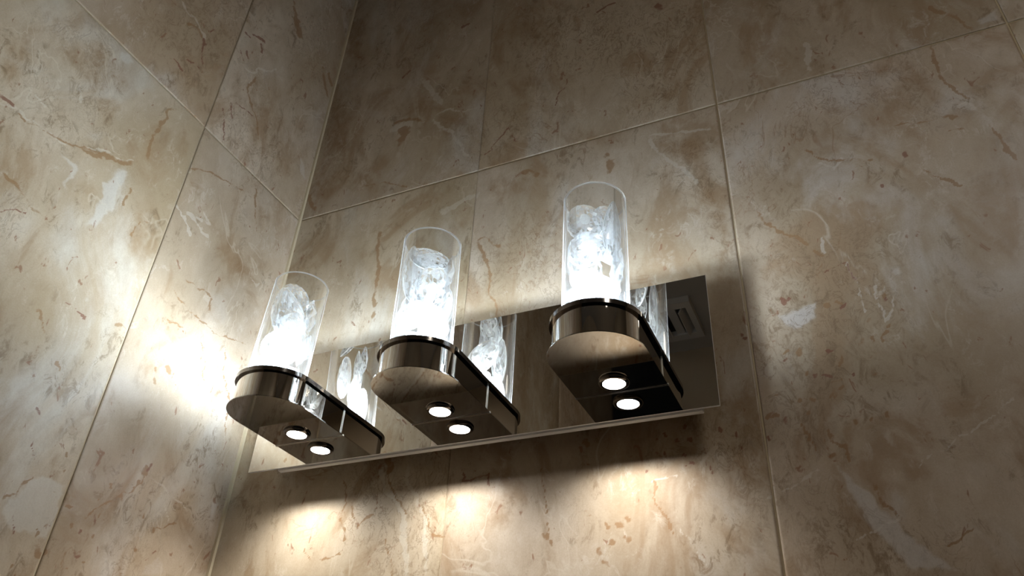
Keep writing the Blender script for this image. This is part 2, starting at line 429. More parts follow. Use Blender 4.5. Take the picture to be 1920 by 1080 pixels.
# ---------------------------------------------------------------- marks on the marble print
# (kind, half width in m, points) for veins: b brown, d dark red, w white
# (kind, strength, outline) for patches: G pale grey, T tan, X pitted. Points are (along the wall, height) in metres.
LEFT_MARKS = [
    ('b',0.00191,[(-0.2082,2.1442),(-0.2203,2.1235),(-0.2204,2.0981),(-0.2244,2.0811),(-0.2229,2.0695),(-0.2214,2.0538),(-0.2188,2.0436)]),
    ('b',0.00105,[(-0.2103,2.1495),(-0.1962,2.1535),(-0.1715,2.1532)]),
    ('d',0.00166,[(-0.3806,1.9856),(-0.3752,1.9838),(-0.3706,1.9841)]),
    ('w',0.00116,[(-0.3759,1.9757),(-0.3661,1.9857),(-0.3459,1.9874),(-0.3214,1.9886),(-0.3064,1.9915)]),
    ('b',0.00093,[(-0.3676,1.9827),(-0.3443,1.9838),(-0.3271,1.987),(-0.3106,1.9936),(-0.2891,2.006),(-0.2644,2.0147),(-0.2321,2.0277)]),
    ('b',0.00166,[(-0.294,2.0015),(-0.2785,2.0057),(-0.2639,2.0135),(-0.2446,2.0206),(-0.2321,2.0277)]),
    ('w',0.001,[(-0.2916,2.0037),(-0.2751,2.0143),(-0.256,2.0208),(-0.2331,2.03)]),
    ('b',0.00136,[(-0.3468,1.9136),(-0.3348,1.9146),(-0.3246,1.9124),(-0.3157,1.9084),(-0.3075,1.9062),(-0.2989,1.9084)]),
    ('d',0.00105,[(-0.3316,1.8811),(-0.3236,1.8881),(-0.3103,1.8967)]),
    ('G',1,[(-0.3105,1.9786),(-0.2885,1.9813),(-0.283,1.9765),(-0.2863,1.9537),(-0.2876,1.9419),(-0.292,1.9489),(-0.291,1.9717),(-0.3051,1.9739)]),
    ('G',1,[(-0.2449,2.0124),(-0.2347,2.0189),(-0.2334,1.968),(-0.234,1.949),(-0.242,1.9298),(-0.2571,1.9253),(-0.2495,1.944),(-0.2515,1.9681),(-0.2598,1.9838),(-0.2486,1.995)]),
    ('T',0.8,[(-0.2336,2.0183),(-0.226,2.0168),(-0.2252,1.9784),(-0.2294,1.9637),(-0.2346,1.9708)]),
    ('b',0.00119,[(-0.2246,2.0005),(-0.2236,1.9889),(-0.2256,1.9758)]),
    ('b',0.00086,[(-0.2013,1.954),(-0.1971,1.9662),(-0.1849,1.981)]),
    ('w',0.00158,[(-0.1473,2.0248),(-0.1332,2.0233),(-0.1202,2.0208),(-0.1063,2.0187)]),
    ('w',0.002,[(-0.1454,2.0246),(-0.1261,2.0288),(-0.112,2.0338),(-0.1248,2.0425)]),
    ('w',0.00153,[(-0.1644,2.0235),(-0.1482,2.0158),(-0.1352,2.0054)]),
    ('b',0.00108,[(-0.1652,2.0817),(-0.1514,2.0939),(-0.1305,2.1023),(-0.1038,2.1114),(-0.0696,2.1252)]),
    ('T',0.8,[(-0.1616,2.0726),(-0.1406,2.0907),(-0.1216,2.0537),(-0.1347,2.039),(-0.1514,2.0467)]),
    ('T',1,[(-0.0724,2.014),(-0.0495,2.0346),(-0.0257,2.0125),(-0.04,1.9945),(-0.0623,2.0002)]),
    ('T',0.6,[(-0.1263,2.0414),(-0.0914,2.0513),(-0.0164,2.0016),(-0.0457,1.9825),(-0.0941,2.0069)]),
    ('w',0.00133,[(-0.0257,2.0125),(-0.0151,2.0068),(-0.0102,2.0143)]),
    ('b',0.00105,[(-0.262,1.8169),(-0.2563,1.8174),(-0.253,1.8075),(-0.2483,1.7984)]),
    ('d',0.00071,[(-0.2415,1.8388),(-0.2314,1.8376),(-0.2251,1.8378),(-0.2158,1.8359)]),
    ('G',0.8,[(-0.2274,1.8534),(-0.2207,1.8591),(-0.2169,1.8537),(-0.2223,1.8477)]),
    ('b',0.0012,[(-0.2228,1.7806),(-0.2177,1.7746)]),
    ('b',0.00232,[(-0.1778,1.8496),(-0.174,1.8506)]),
    ('b',0.0013,[(-0.1175,1.8302),(-0.1129,1.8227),(-0.1117,1.8123)]),
    ('b',0.00253,[(-0.1018,1.8384),(-0.0965,1.8332)]),
    ('b',0.00087,[(-0.1261,1.8865),(-0.115,1.8896),(-0.1033,1.8916)]),
    ('b',0.00095,[(-0.129,1.9244),(-0.1049,1.9175),(-0.0813,1.9134),(-0.0569,1.9092),(-0.0219,1.9179),(-0.0041,1.9241)]),
    ('b',0.00095,[(-0.1214,1.9482),(-0.1027,1.9453),(-0.087,1.9516),(-0.0722,1.9495),(-0.0738,1.9293)]),
    ('b',0.00084,[(-0.0379,1.9088),(-0.0278,1.892),(-0.0256,1.8712),(-0.0133,1.8559),(-0.0025,1.8398),(0.0023,1.8142),(0.0054,1.7885)]),
    ('b',0.00081,[(-0.072,1.8895),(-0.0578,1.8758),(-0.0547,1.8562),(-0.0404,1.8424)]),
    ('d',0.00152,[(-0.2226,1.7306),(-0.2158,1.7284)]),
    ('G',1,[(-0.1954,1.6833),(-0.1841,1.684),(-0.1772,1.6816),(-0.1663,1.684),(-0.1662,1.6677),(-0.1676,1.6474),(-0.167,1.6307),(-0.2031,1.629),(-0.2167,1.6361),(-0.2216,1.6498),(-0.2108,1.6545),(-0.2096,1.6636),(-0.2073,1.6728)]),
    ('b',0.00071,[(-0.2214,1.6461),(-0.2211,1.6509),(-0.2115,1.6562),(-0.21,1.6644),(-0.2077,1.6712),(-0.1974,1.6815)]),
    ('d',0.00061,[(-0.2149,1.7015),(-0.2114,1.6937),(-0.2046,1.6863)]),
    ('d',0.00051,[(-0.2051,1.6423),(-0.2004,1.6321),(-0.2002,1.6262)]),
    ('b',0.00365,[(-0.0911,1.7205),(-0.0879,1.7252)]),
    ('d',0.00116,[(-0.0866,1.7239),(-0.081,1.7319)]),
    ('b',0.00084,[(-0.1383,1.6594),(-0.1337,1.6661),(-0.1255,1.6767),(-0.1183,1.6829),(-0.1111,1.6897),(-0.1056,1.696),(-0.0947,1.6999),(-0.0899,1.7141)]),
    ('w',0.00095,[(-0.0829,1.7184),(-0.0648,1.7164),(-0.0483,1.7136),(-0.0332,1.7113),(-0.0191,1.7043)]),
    ('w',0.00062,[(-0.0655,1.7087),(-0.0548,1.7009),(-0.0433,1.686)]),
    ('b',0.00325,[(-0.1705,1.6212),(-0.168,1.6182)]),
    ('d',0.00194,[(-0.1315,1.6287),(-0.1286,1.6275)]),
    ('d',0.00156,[(-0.1408,1.6471),(-0.1394,1.6465)]),
    ('d',0.00112,[(-0.0553,1.643),(-0.0449,1.6529)]),
    ('b',0.00197,[(-0.0015,1.6739),(0.0004,1.6733)]),
    ('d',0.00161,[(-0.1289,1.6625),(-0.1243,1.6563)]),
    ('b',0.0005,[(-0.1417,1.6286),(-0.1421,1.6189),(-0.1394,1.6078)]),
    ('b',0.00077,[(-0.0621,1.6733),(-0.0496,1.6789),(-0.033,1.6853)]),
    ('G',0.9,[(0.0087,1.7258),(0.023,1.7276),(0.0237,1.7094),(0.0159,1.7069)]),
    ('G',0.6,[(-0.0593,1.6238),(-0.0547,1.638),(-0.039,1.653),(-0.0131,1.6357)]),
    ('G',0.5,[(-0.4077,2.056),(-0.3911,2.0723),(-0.3651,2.0782),(-0.367,2.047),(-0.3864,2.0489)]),
    ('G',1,[(-0.3044,2.1469),(-0.2917,2.1505),(-0.2804,2.1466),(-0.2886,2.1336),(-0.302,2.134)]),
    ('T',0.8,[(-0.4017,2.0887),(-0.387,2.1121),(-0.3756,2.1088),(-0.3868,2.0904)]),
    ('T',0.8,[(-0.3573,2.083),(-0.3241,2.1357),(-0.2944,2.1381),(-0.2759,2.113),(-0.302,2.0679),(-0.3313,2.0702)]),
    ('T',0.6,[(-0.397,2.0207),(-0.372,2.0176),(-0.3518,2.0003),(-0.3759,1.9757)]),
    ('w',0.00163,[(-0.3227,2.0586),(-0.3169,2.0564),(-0.3107,2.0488)]),
    ('w',0.00119,[(-0.353,2.0122),(-0.3454,2.0107),(-0.3412,2.0112)]),
    ('X',1,[(-0.3621,2.0363),(-0.337,2.0233),(-0.3159,2.0054),(-0.3157,1.9903),(-0.3433,2.009)]),
    ('X',1,[(-0.3069,2.0545),(-0.2868,2.0667),(-0.2641,2.031),(-0.2821,2.0221)]),
    ('X',1,[(-0.3718,2.1003),(-0.345,2.1333),(-0.3254,2.1388),(-0.3567,2.0967)]),
    ('X',1,[(-0.3442,1.9079),(-0.3188,1.9025),(-0.314,1.8674),(-0.3223,1.8612)]),
    ('w',0.00186,[(-0.2615,2.2899),(-0.2401,2.2843),(-0.2132,2.279),(-0.2103,2.2716)]),
    ('d',0.00138,[(-0.2103,2.2716),(-0.208,2.2527),(-0.2038,2.2417),(-0.1982,2.2323)]),
    ('b',0.00185,[(-0.2376,2.2656),(-0.2214,2.2745),(-0.2128,2.2675)]),
    ('d',0.00097,[(-0.2071,2.2897),(-0.2047,2.2971),(-0.2022,2.3013)]),
    ('w',0.00135,[(-0.1483,2.2961),(-0.1238,2.3009),(-0.1045,2.3303),(-0.087,2.351)]),
    ('T',0.9,[(-0.1282,2.2716),(-0.1176,2.2998),(-0.1047,2.2636),(-0.1102,2.2471)]),
    ('b',0.00153,[(-0.1199,2.2996),(-0.1243,2.2703),(-0.106,2.2513),(-0.0903,2.2297),(-0.0794,2.2088)]),
    ('d',0.00155,[(-0.158,2.3224),(-0.1483,2.3051)]),
    ('d',0.00158,[(-0.1446,2.3265),(-0.138,2.3146)]),
    ('d',0.00166,[(-0.1268,2.3591),(-0.1207,2.3485)]),
    ('d',0.00166,[(-0.1454,2.361),(-0.1247,2.3702)]),
    ('d',0.00128,[(-0.2353,2.2006),(-0.2247,2.1995)]),
    ('d',0.00153,[(-0.1673,2.3114),(-0.1573,2.3084)]),
    ('d',0.00161,[(-0.1568,2.3507),(-0.148,2.3519)]),
    ('b',0.00575,[(-0.0804,2.4724),(-0.0667,2.4561)]),
    ('b',0.00289,[(-0.0973,2.4983),(-0.0865,2.4782)]),
    ('b',0.00266,[(-0.0017,2.4461),(0.0144,2.4183),(0.0245,2.4098)]),
    ('b',0.00306,[(0.0159,2.4525),(0.0265,2.4378)]),
    ('T',0.6,[(-0.1018,2.2556),(-0.0434,2.298),(0.0003,2.2448),(-0.0249,2.1705),(-0.0594,2.2015)]),
    ('G',0.7,[(-0.0053,2.2617),(0.0212,2.2416),(0.028,2.2205),(0.0058,2.2281)]),
    ('T',0.9,[(-0.0471,2.118),(-0.0129,2.1358),(-0.0097,2.1094),(-0.0393,2.0868)]),
    ('b',0.00141,[(-0.0624,2.1389),(-0.0466,2.1042),(-0.0415,2.0805)]),
    ('d',0.00092,[(-0.1499,2.2015),(-0.14,2.1862),(-0.1328,2.1615)]),
    ('d',0.00143,[(-0.1389,2.2229),(-0.1298,2.2012)]),
    ('d',0.00089,[(-0.2239,2.2187),(-0.2117,2.2243),(-0.2009,2.224)]),
    ('d',0.00099,[(-0.1351,2.23),(-0.1186,2.2331),(-0.106,2.2353)]),
    ('X',0.6,[(-0.1021,2.4719),(-0.0195,2.5775),(0.0189,2.404),(0.0029,2.3626),(-0.0579,2.4211)]),
    ('b',0.00156,[(-0.0795,1.6225),(-0.0794,1.6209)]),
    ('b',0.001,[(-0.181,1.634),(-0.1789,1.6319)]),
    ('b',0.00153,[(-0.1803,1.7065),(-0.1793,1.7042)]),
    ('b',0.00112,[(-0.1265,1.6945),(-0.1248,1.6921)]),
    ('b',0.00146,[(-0.1354,1.6153),(-0.1348,1.6154)]),
    ('b',0.00146,[(-0.1585,1.6648),(-0.1574,1.6643)]),
    ('b',0.00129,[(-0.1075,1.6917),(-0.1051,1.6896)]),
    ('b',0.00156,[(-0.0941,1.711),(-0.0924,1.7096)]),
    ('b',0.00102,[(-0.2261,1.6399),(-0.226,1.6379)]),
    ('b',0.00125,[(-0.1742,1.6424),(-0.1743,1.6418)]),
    ('b',0.00168,[(-0.0714,1.6515),(-0.0703,1.6514)]),
    ('b',0.00146,[(-0.0727,1.6837),(-0.0729,1.6808)]),
    ('b',0.00095,[(-0.1779,1.6704),(-0.177,1.6706)]),
    ('b',0.00117,[(-0.1521,1.6477),(-0.1499,1.6461)]),
    ('b',0.00126,[(-0.1331,1.6799),(-0.1325,1.68)]),
    ('b',0.00124,[(-0.1886,1.5992),(-0.1872,1.5988)]),
    ('b',0.00138,[(-0.175,1.692),(-0.1747,1.6915)]),
    ('b',0.00176,[(-0.0583,1.6722),(-0.0578,1.6699)]),
    ('b',0.00138,[(-0.163,1.6241),(-0.1625,1.6225)]),
    ('b',0.00099,[(-0.1229,1.6234),(-0.1229,1.6226)]),
    ('b',0.00149,[(-0.1232,1.6677),(-0.1229,1.6647)]),
    ('b',0.00113,[(-0.1235,1.6475),(-0.1212,1.6462)]),
    ('b',0.00113,[(-0.1133,1.6861),(-0.1129,1.6848)]),
    ('b',0.00118,[(-0.1155,1.6628),(-0.1141,1.6629)]),
]
BACK_MARKS = [
    ('T',1,[(-0.5814,2.6337),(-0.5347,2.5947),(-0.5268,2.4913),(-0.5621,2.5075),(-0.587,2.5764)]),
    ('T',1,[(-0.5761,2.3948),(-0.5392,2.3922),(-0.5111,2.2749),(-0.5561,2.2798)]),
    ('T',0.8,[(-0.5219,2.2565),(-0.4576,2.2128),(-0.439,2.1559),(-0.4904,2.1926)]),
    ('G',0.3,[(-0.514,2.5268),(-0.5002,2.5201),(-0.4886,2.4214),(-0.5008,2.4331)]),
    ('w',0.00463,[(-0.3998,2.3827),(-0.3891,2.372),(-0.3744,2.3419),(-0.3568,2.3149)]),
    ('T',1,[(-0.4015,2.3592),(-0.3852,2.3405),(-0.3486,2.2969),(-0.3974,2.2938),(-0.4185,2.3134),(-0.4112,2.3279)]),
    ('b',0.00743,[(-0.4157,2.2818),(-0.4162,2.26)]),
    ('b',0.00225,[(-0.4359,2.3054),(-0.412,2.3006),(-0.3882,2.2924)]),
    ('w',0.00674,[(-0.4336,2.2909),(-0.4107,2.2911)]),
    ('d',0.0028,[(-0.4337,2.4062),(-0.4249,2.4124)]),
    ('w',0.0016,[(-0.3612,2.2907),(-0.344,2.295),(-0.3166,2.2807),(-0.2954,2.2809)]),
    ('w',0.00202,[(-0.3645,2.2809),(-0.3488,2.2584),(-0.3292,2.235),(-0.3084,2.1915),(-0.2941,2.1668)]),
    ('T',1,[(-0.3566,2.2889),(-0.3032,2.2731),(-0.3037,2.2307),(-0.3386,2.2439)]),
    ('X',0.8,[(-0.3455,2.268),(-0.2961,2.2382),(-0.29,2.1653),(-0.3169,2.1945)]),
    ('X',0.8,[(-0.5849,2.411),(-0.5281,2.3877),(-0.5116,2.2529),(-0.5561,2.2355)]),
    ('X',0.9,[(-0.2523,2.491),(0.0255,2.3443),(0.0262,2.1689),(-0.0762,2.1634),(-0.0937,2.2812),(-0.2097,2.3)]),
    ('X',0.5,[(-0.2956,2.3374),(-0.1316,2.2145),(-0.132,2.1658),(-0.2738,2.1597)]),
    ('G',0.45,[(-0.545,2.3698),(-0.4617,2.4097),(-0.4142,2.2835),(-0.4557,2.2017),(-0.4848,2.2115)]),
    ('G',0.4,[(-0.395,2.2761),(-0.3488,2.2584),(-0.3065,2.171),(-0.3297,2.1594),(-0.3907,2.1799)]),
    ('d',0.00157,[(-0.1143,2.4034),(-0.1023,2.4069),(-0.0903,2.4104)]),
    ('d',0.00293,[(-0.0288,2.3754),(-0.0252,2.3618)]),
    ('d',0.00282,[(-0.3349,2.4801),(-0.3258,2.4835)]),
    ('d',0.00094,[(-0.2753,2.1797),(-0.2569,2.2009),(-0.242,2.2175),(-0.2289,2.1905)]),
    ('d',0.00095,[(-0.1766,2.2327),(-0.1693,2.261),(-0.158,2.2775)]),
    ('T',1,[(-0.1285,2.1532),(-0.087,2.1488),(-0.0876,2.1308),(-0.1182,2.1401)]),
    ('b',0.00435,[(-0.1062,2.1177),(-0.1024,2.1092),(-0.1041,2.094)]),
    ('w',0.00176,[(-0.1033,2.099),(-0.1014,2.0949)]),
    ('T',1,[(-0.0516,2.1193),(-0.0008,2.1145),(0.0129,2.0939),(0.0011,2.0646),(-0.0277,2.0898)]),
    ('w',0.00154,[(-0.0543,2.1293),(-0.0378,2.1321),(-0.0156,2.1263),(0.0182,2.1178)]),
    ('w',0.00219,[(-0.0513,2.1246),(-0.0343,2.0853),(-0.0116,2.0567),(-0.0004,2.0329)]),
    ('T',1,[(-0.0016,2.0333),(0.0275,2.02),(0.0273,1.9362),(0.0065,1.9077),(0.0043,1.9709)]),
    ('X',1,[(-0.0448,2.1239),(0.017,2.1052),(0.0113,2.0449),(-0.016,2.0789)]),
    ('X',1,[(-0.0067,2.0429),(0.0331,2.0298),(0.0276,1.9292),(0.0071,1.9416)]),
    ('T',0.8,[(-0.2723,2.1402),(-0.211,2.1241),(-0.2024,2.0899),(-0.2535,2.0884)]),
    ('b',0.00385,[(-0.2147,2.1254),(-0.2013,2.12)]),
    ('b',0.00121,[(-0.2769,2.0333),(-0.2682,2.035),(-0.253,2.0242),(-0.2404,2.0166)]),
    ('b',0.00152,[(-0.2769,2.0333),(-0.2704,2.0166),(-0.2604,1.9978),(-0.2544,1.9727),(-0.2513,1.949),(-0.2434,1.9324),(-0.2383,1.9152)]),
    ('T',0.8,[(-0.0827,1.9194),(-0.0701,1.9373),(-0.0472,1.9315),(-0.0509,1.9185)]),
    ('b',0.00222,[(-0.427,2.0951),(-0.4209,2.0485),(-0.4176,2.0049),(-0.4116,1.9471)]),
    ('w',0.00402,[(-0.3325,2.0965),(-0.3081,2.1036),(-0.2841,2.1124)]),
    ('T',0.8,[(-0.5748,2.2527),(-0.5148,2.2216),(-0.5102,2.199),(-0.5485,2.1599),(-0.5716,2.1771)]),
    ('b',0.00278,[(-0.5717,2.1979),(-0.5592,2.1856),(-0.5495,2.1723)]),
    ('G',0.6,[(-0.5113,2.2046),(-0.469,2.1754),(-0.453,2.1359),(-0.5013,2.1555)]),
    ('b',0.00103,[(-0.471,2.1862),(-0.4349,2.1846),(-0.3967,2.162)]),
    ('w',0.00274,[(-0.37,1.7455),(-0.3584,1.7236),(-0.3333,1.6984),(-0.3179,1.6339)]),
    ('w',0.00179,[(-0.3377,1.7505),(-0.3256,1.72),(-0.3081,1.6959),(-0.296,1.6325)]),
    ('b',0.00343,[(-0.3631,1.7609),(-0.3555,1.7467)]),
    ('b',0.00094,[(-0.3598,1.7443),(-0.3456,1.7165),(-0.3301,1.698)]),
    ('T',1,[(-0.3099,1.7099),(-0.2902,1.6996),(-0.2848,1.6672),(-0.2974,1.6735)]),
    ('b',0.00087,[(-0.3214,1.7167),(-0.305,1.6956),(-0.2974,1.6735),(-0.2836,1.6671)]),
    ('b',0.00098,[(-0.4136,1.7416),(-0.4046,1.714),(-0.4069,1.7084)]),
    ('b',0.00094,[(-0.3958,1.7102),(-0.3852,1.6893),(-0.3686,1.699)]),
    ('b',0.00094,[(-0.4494,1.6697),(-0.4337,1.6548),(-0.4005,1.6605)]),
    ('b',0.00142,[(-0.4086,1.7),(-0.3985,1.6767)]),
    ('b',0.00058,[(-0.3482,1.6725),(-0.3404,1.6508),(-0.3331,1.6349)]),
    ('b',0.00053,[(-0.1842,1.726),(-0.1769,1.7038),(-0.1732,1.6827),(-0.1713,1.648)]),
    ('d',0.00073,[(-0.2697,1.7363),(-0.264,1.7216),(-0.2389,1.727),(-0.2338,1.7127)]),
    ('T',1,[(-0.0723,1.6874),(-0.0617,1.6648),(-0.044,1.6516),(-0.0346,1.6285),(-0.0294,1.6131),(-0.0458,1.6293),(-0.0626,1.6509),(-0.0731,1.673)]),
    ('w',0.00045,[(-0.0505,1.6567),(-0.0421,1.6469),(-0.0365,1.633),(-0.0288,1.6194)]),
    ('b',0.00071,[(-0.0731,1.6999),(-0.0703,1.6799),(-0.061,1.66),(-0.0451,1.6381)]),
    ('w',0.00074,[(-0.0742,1.6985),(-0.0496,1.7022)]),
    ('b',0.00219,[(-0.1052,1.6664),(-0.1032,1.6643)]),
    ('b',0.00228,[(-0.1378,1.6793),(-0.1358,1.6771)]),
    ('b',0.00216,[(-0.1106,1.6502),(-0.1087,1.6482)]),
    ('b',0.0022,[(-0.1152,1.6649),(-0.1132,1.6628)]),
    ('b',0.00247,[(-0.1375,1.7474),(-0.1354,1.7449)]),
    ('b',0.0022,[(-0.099,1.6731),(-0.0971,1.6709)]),
    ('b',0.00216,[(-0.123,1.6442),(-0.1211,1.6422)]),
    ('b',0.00212,[(-0.1183,1.6323),(-0.1164,1.6303)]),
    ('b',0.0023,[(-0.1769,1.6606),(-0.1747,1.6584)]),
    ('b',0.00214,[(-0.0983,1.6516),(-0.0964,1.6495)]),
    ('T',0.8,[(-0.0058,1.7143),(0.0168,1.7114),(0.0138,1.669),(-0.0049,1.6803)]),
    ('X',1,[(-0.0313,1.7486),(0.025,1.7404),(0.0186,1.655),(0.0012,1.6939),(-0.0339,1.7178)]),
    ('T',0.8,[(0.0075,1.7722),(0.0312,1.7709),(0.0251,1.7481),(0.0075,1.7587)]),
    ('T',0.8,[(-0.5408,1.7659),(-0.491,1.7505),(-0.5148,1.7283),(-0.5561,1.7388)]),
    ('w',0.00261,[(0.1378,2.2092),(0.1389,2.1896),(0.1382,2.1667)]),
    ('T',1,[(0.2384,2.2172),(0.2563,2.1985),(0.2583,2.1835),(0.238,2.189)]),
    ('b',0.00205,[(0.2722,2.2093),(0.2908,2.1874),(0.2993,2.1594)]),
    ('G',0.8,[(0.3066,2.1683),(0.3324,2.1805),(0.3299,2.1583),(0.3099,2.1577)]),
    ('b',0.00158,[(0.2603,2.1508),(0.2576,2.1303),(0.2573,2.1008),(0.265,2.0812),(0.2767,2.0604)]),
    ('w',0.00297,[(0.2636,2.0557),(0.2708,2.0558),(0.2762,2.0452)]),
    ('T',1,[(0.2145,2.1546),(0.2283,2.1437),(0.245,2.1021),(0.2427,2.0745),(0.2247,2.1025)]),
    ('b',0.00121,[(0.1987,2.0526),(0.2223,2.0458),(0.2419,2.0458),(0.2601,2.0417)]),
    ('b',0.00175,[(0.2469,2.0265),(0.2564,2.0266)]),
    ('T',0.7,[(0.1421,2.1205),(0.1613,2.104),(0.1622,2.0788),(0.1452,2.0896)]),
    ('b',0.00109,[(0.1142,2.0504),(0.1249,2.0333),(0.1411,2.02),(0.1661,2.0165),(0.1779,2.0123)]),
    ('w',0.00156,[(0.1259,2.023),(0.1346,2.0125),(0.1469,2.0232)]),
    ('d',0.00221,[(0.2032,2.0122),(0.2045,2.0095)]),
    ('d',0.0013,[(0.1749,1.98),(0.176,1.9782)]),
    ('b',0.00111,[(0.218,1.9839),(0.222,1.9707),(0.2388,1.955)]),
    ('b',0.00147,[(0.0528,1.982),(0.0635,1.9608),(0.0863,1.937),(0.1012,1.9195),(0.107,1.9094)]),
    ('w',0.00127,[(0.1099,1.927),(0.1109,1.9122)]),
    ('d',0.00082,[(0.1084,1.8886),(0.1215,1.8947),(0.1266,1.8965)]),
    ('d',0.00079,[(0.1288,1.8959),(0.1317,1.8734),(0.1354,1.8683),(0.1433,1.8616)]),
    ('w',0.00078,[(0.1277,1.8975),(0.1334,1.8651),(0.134,1.8373)]),
    ('w',0.0005,[(0.1455,1.861),(0.1463,1.8249),(0.1609,1.8486)]),
    ('G',0.9,[(0.0564,1.8516),(0.0789,1.8556),(0.0965,1.8606),(0.0905,1.8382),(0.0752,1.8315),(0.0619,1.8384)]),
    ('G',0.8,[(0.1631,1.8808),(0.1738,1.8781),(0.1737,1.8672),(0.1629,1.8688)]),
    ('G',0.5,[(0.0431,1.8075),(0.0724,1.8131),(0.0667,1.7757),(0.0487,1.7788)]),
    ('G',0.5,[(0.0426,2.1172),(0.0593,2.1064),(0.0565,2.0821),(0.0428,2.0913)]),
    ('b',0.00137,[(0.2823,2.0277),(0.2824,2.0021),(0.2862,1.9831),(0.2913,1.9697)]),
    ('T',0.5,[(0.1418,2.0545),(0.1885,2.0526),(0.2044,2.0088),(0.1772,1.9964)]),
    ('b',0.0015,[(0.0945,1.7723),(0.0925,1.7726)]),
    ('b',0.00135,[(0.0702,1.808),(0.0707,1.8067)]),
    ('b',0.00191,[(0.1011,1.7731),(0.0982,1.7709)]),
    ('b',0.00133,[(0.0891,1.7595),(0.0898,1.7564)]),
    ('b',0.00194,[(0.1533,1.8535),(0.1524,1.8519)]),
    ('b',0.00114,[(0.0913,1.7608),(0.0937,1.7568)]),
    ('b',0.00168,[(0.0695,1.808),(0.0718,1.8038)]),
    ('d',0.00141,[(0.06,1.8011),(0.06,1.8001)]),
    ('b',0.00105,[(0.0806,1.7211),(0.0815,1.7199)]),
    ('b',0.00129,[(0.0586,1.8099),(0.0602,1.8093)]),
    ('b',0.00134,[(0.1438,1.8147),(0.1428,1.8116)]),
    ('b',0.00115,[(0.0696,1.7478),(0.0672,1.7473)]),
    ('b',0.00128,[(0.1116,1.8512),(0.1146,1.8492)]),
    ('b',0.00184,[(0.1269,1.7798),(0.1293,1.7762)]),
    ('b',0.00139,[(0.1033,1.7927),(0.1011,1.7902)]),
    ('d',0.0019,[(0.1539,1.8493),(0.1529,1.8487)]),
    ('b',0.00166,[(0.0773,1.7873),(0.0752,1.7852)]),
    ('b',0.00179,[(0.0656,1.7617),(0.065,1.7606)]),
    ('b',0.00168,[(0.159,1.7163),(0.1573,1.7163)]),
    ('b',0.00177,[(0.1027,1.8516),(0.103,1.8487)]),
    ('d',0.00135,[(0.0907,1.7825),(0.0937,1.7791)]),
    ('b',0.00142,[(0.099,1.7643),(0.0963,1.763)]),
    ('b',0.00141,[(0.0828,1.7088),(0.0803,1.7081)]),
    ('b',0.00143,[(0.0927,1.7635),(0.0915,1.7624)]),
    ('b',0.00201,[(0.1239,1.8106),(0.1231,1.8068)]),
    ('d',0.00126,[(0.0704,1.8646),(0.0698,1.8626)]),
    ('b',0.00138,[(0.1411,1.8074),(0.1417,1.8038)]),
    ('d',0.00144,[(0.0647,1.8647),(0.0667,1.8604)]),
    ('b',0.00114,[(0.0723,1.7601),(0.075,1.7556)]),
    ('d',0.00123,[(0.0932,1.804),(0.096,1.8005)]),
    ('d',0.00148,[(0.1141,1.779),(0.114,1.7773)]),
    ('b',0.00193,[(0.0403,1.7531),(0.0372,1.75)]),
    ('b',0.00172,[(0.1325,1.7358),(0.1325,1.7324)]),
    ('b',0.0017,[(0.1014,1.7322),(0.1016,1.7291)]),
    ('b',0.00112,[(0.1325,1.8087),(0.1331,1.8065)]),
    ('b',0.00116,[(0.1358,1.8296),(0.133,1.8263)]),
    ('b',0.00185,[(0.124,1.8072),(0.1215,1.8053)]),
    ('b',0.00143,[(0.0432,1.7502),(0.0448,1.7465)]),
    ('d',0.00182,[(0.0835,1.7841),(0.0824,1.78)]),
    ('b',0.00117,[(0.0429,1.7671),(0.0457,1.7658)]),
    ('b',0.00113,[(0.0633,1.7228),(0.0639,1.7213)]),
    ('b',0.00142,[(0.1141,1.7337),(0.1132,1.7317)]),
    ('b',0.00169,[(0.148,1.8209),(0.1461,1.8208)]),
    ('d',0.00123,[(0.1174,1.8473),(0.1156,1.8437)]),
    ('d',0.00107,[(0.0506,1.7433),(0.0477,1.74)]),
    ('d',0.00152,[(0.0226,1.8336),(0.0252,1.8293)]),
    ('d',0.00105,[(-0.057,1.7442),(-0.0561,1.7431)]),
    ('d',0.001,[(-0.044,1.7387),(-0.0447,1.7367)]),
    ('d',0.00109,[(-0.0177,1.7013),(-0.0174,1.7004)]),
    ('d',0.00118,[(-0.0451,1.7366),(-0.0438,1.736)]),
    ('d',0.00114,[(-0.0491,1.7435),(-0.0501,1.7436)]),
    ('d',0.00135,[(0.0053,1.7337),(0.006,1.7312)]),
    ('d',0.00118,[(-0.0219,1.7132),(-0.0217,1.7109)]),
    ('d',0.00104,[(-0.0304,1.7693),(-0.0299,1.7673)]),
    ('d',0.00144,[(-0.0371,1.7515),(-0.0375,1.7491)]),
    ('d',0.00146,[(-0.0659,1.7239),(-0.0652,1.7231)]),
    ('d',0.00127,[(-0.036,1.7183),(-0.0348,1.7158)]),
    ('d',0.00141,[(-0.0582,1.7253),(-0.0586,1.7242)]),
    ('d',0.00122,[(-0.0225,1.7283),(-0.022,1.7267)]),
    ('d',0.0013,[(-0.0789,1.7098),(-0.0796,1.7097)]),
    ('d',0.00138,[(0.031,1.7287),(0.0314,1.7278)]),
    ('d',0.00104,[(-0.0227,1.7231),(-0.0216,1.7207)]),
    ('d',0.00108,[(-0.0346,1.7389),(-0.035,1.7365)]),
    ('d',0.00126,[(-0.0178,1.7072),(-0.0177,1.7048)]),
    ('d',0.00101,[(-0.0413,1.7142),(-0.042,1.7142)]),
    ('d',0.00097,[(-0.0432,1.7251),(-0.0418,1.7242)]),
    ('d',0.00133,[(-0.0077,1.7414),(-0.0074,1.7389)]),
    ('d',0.00124,[(-0.0087,1.7432),(-0.0082,1.7412)]),
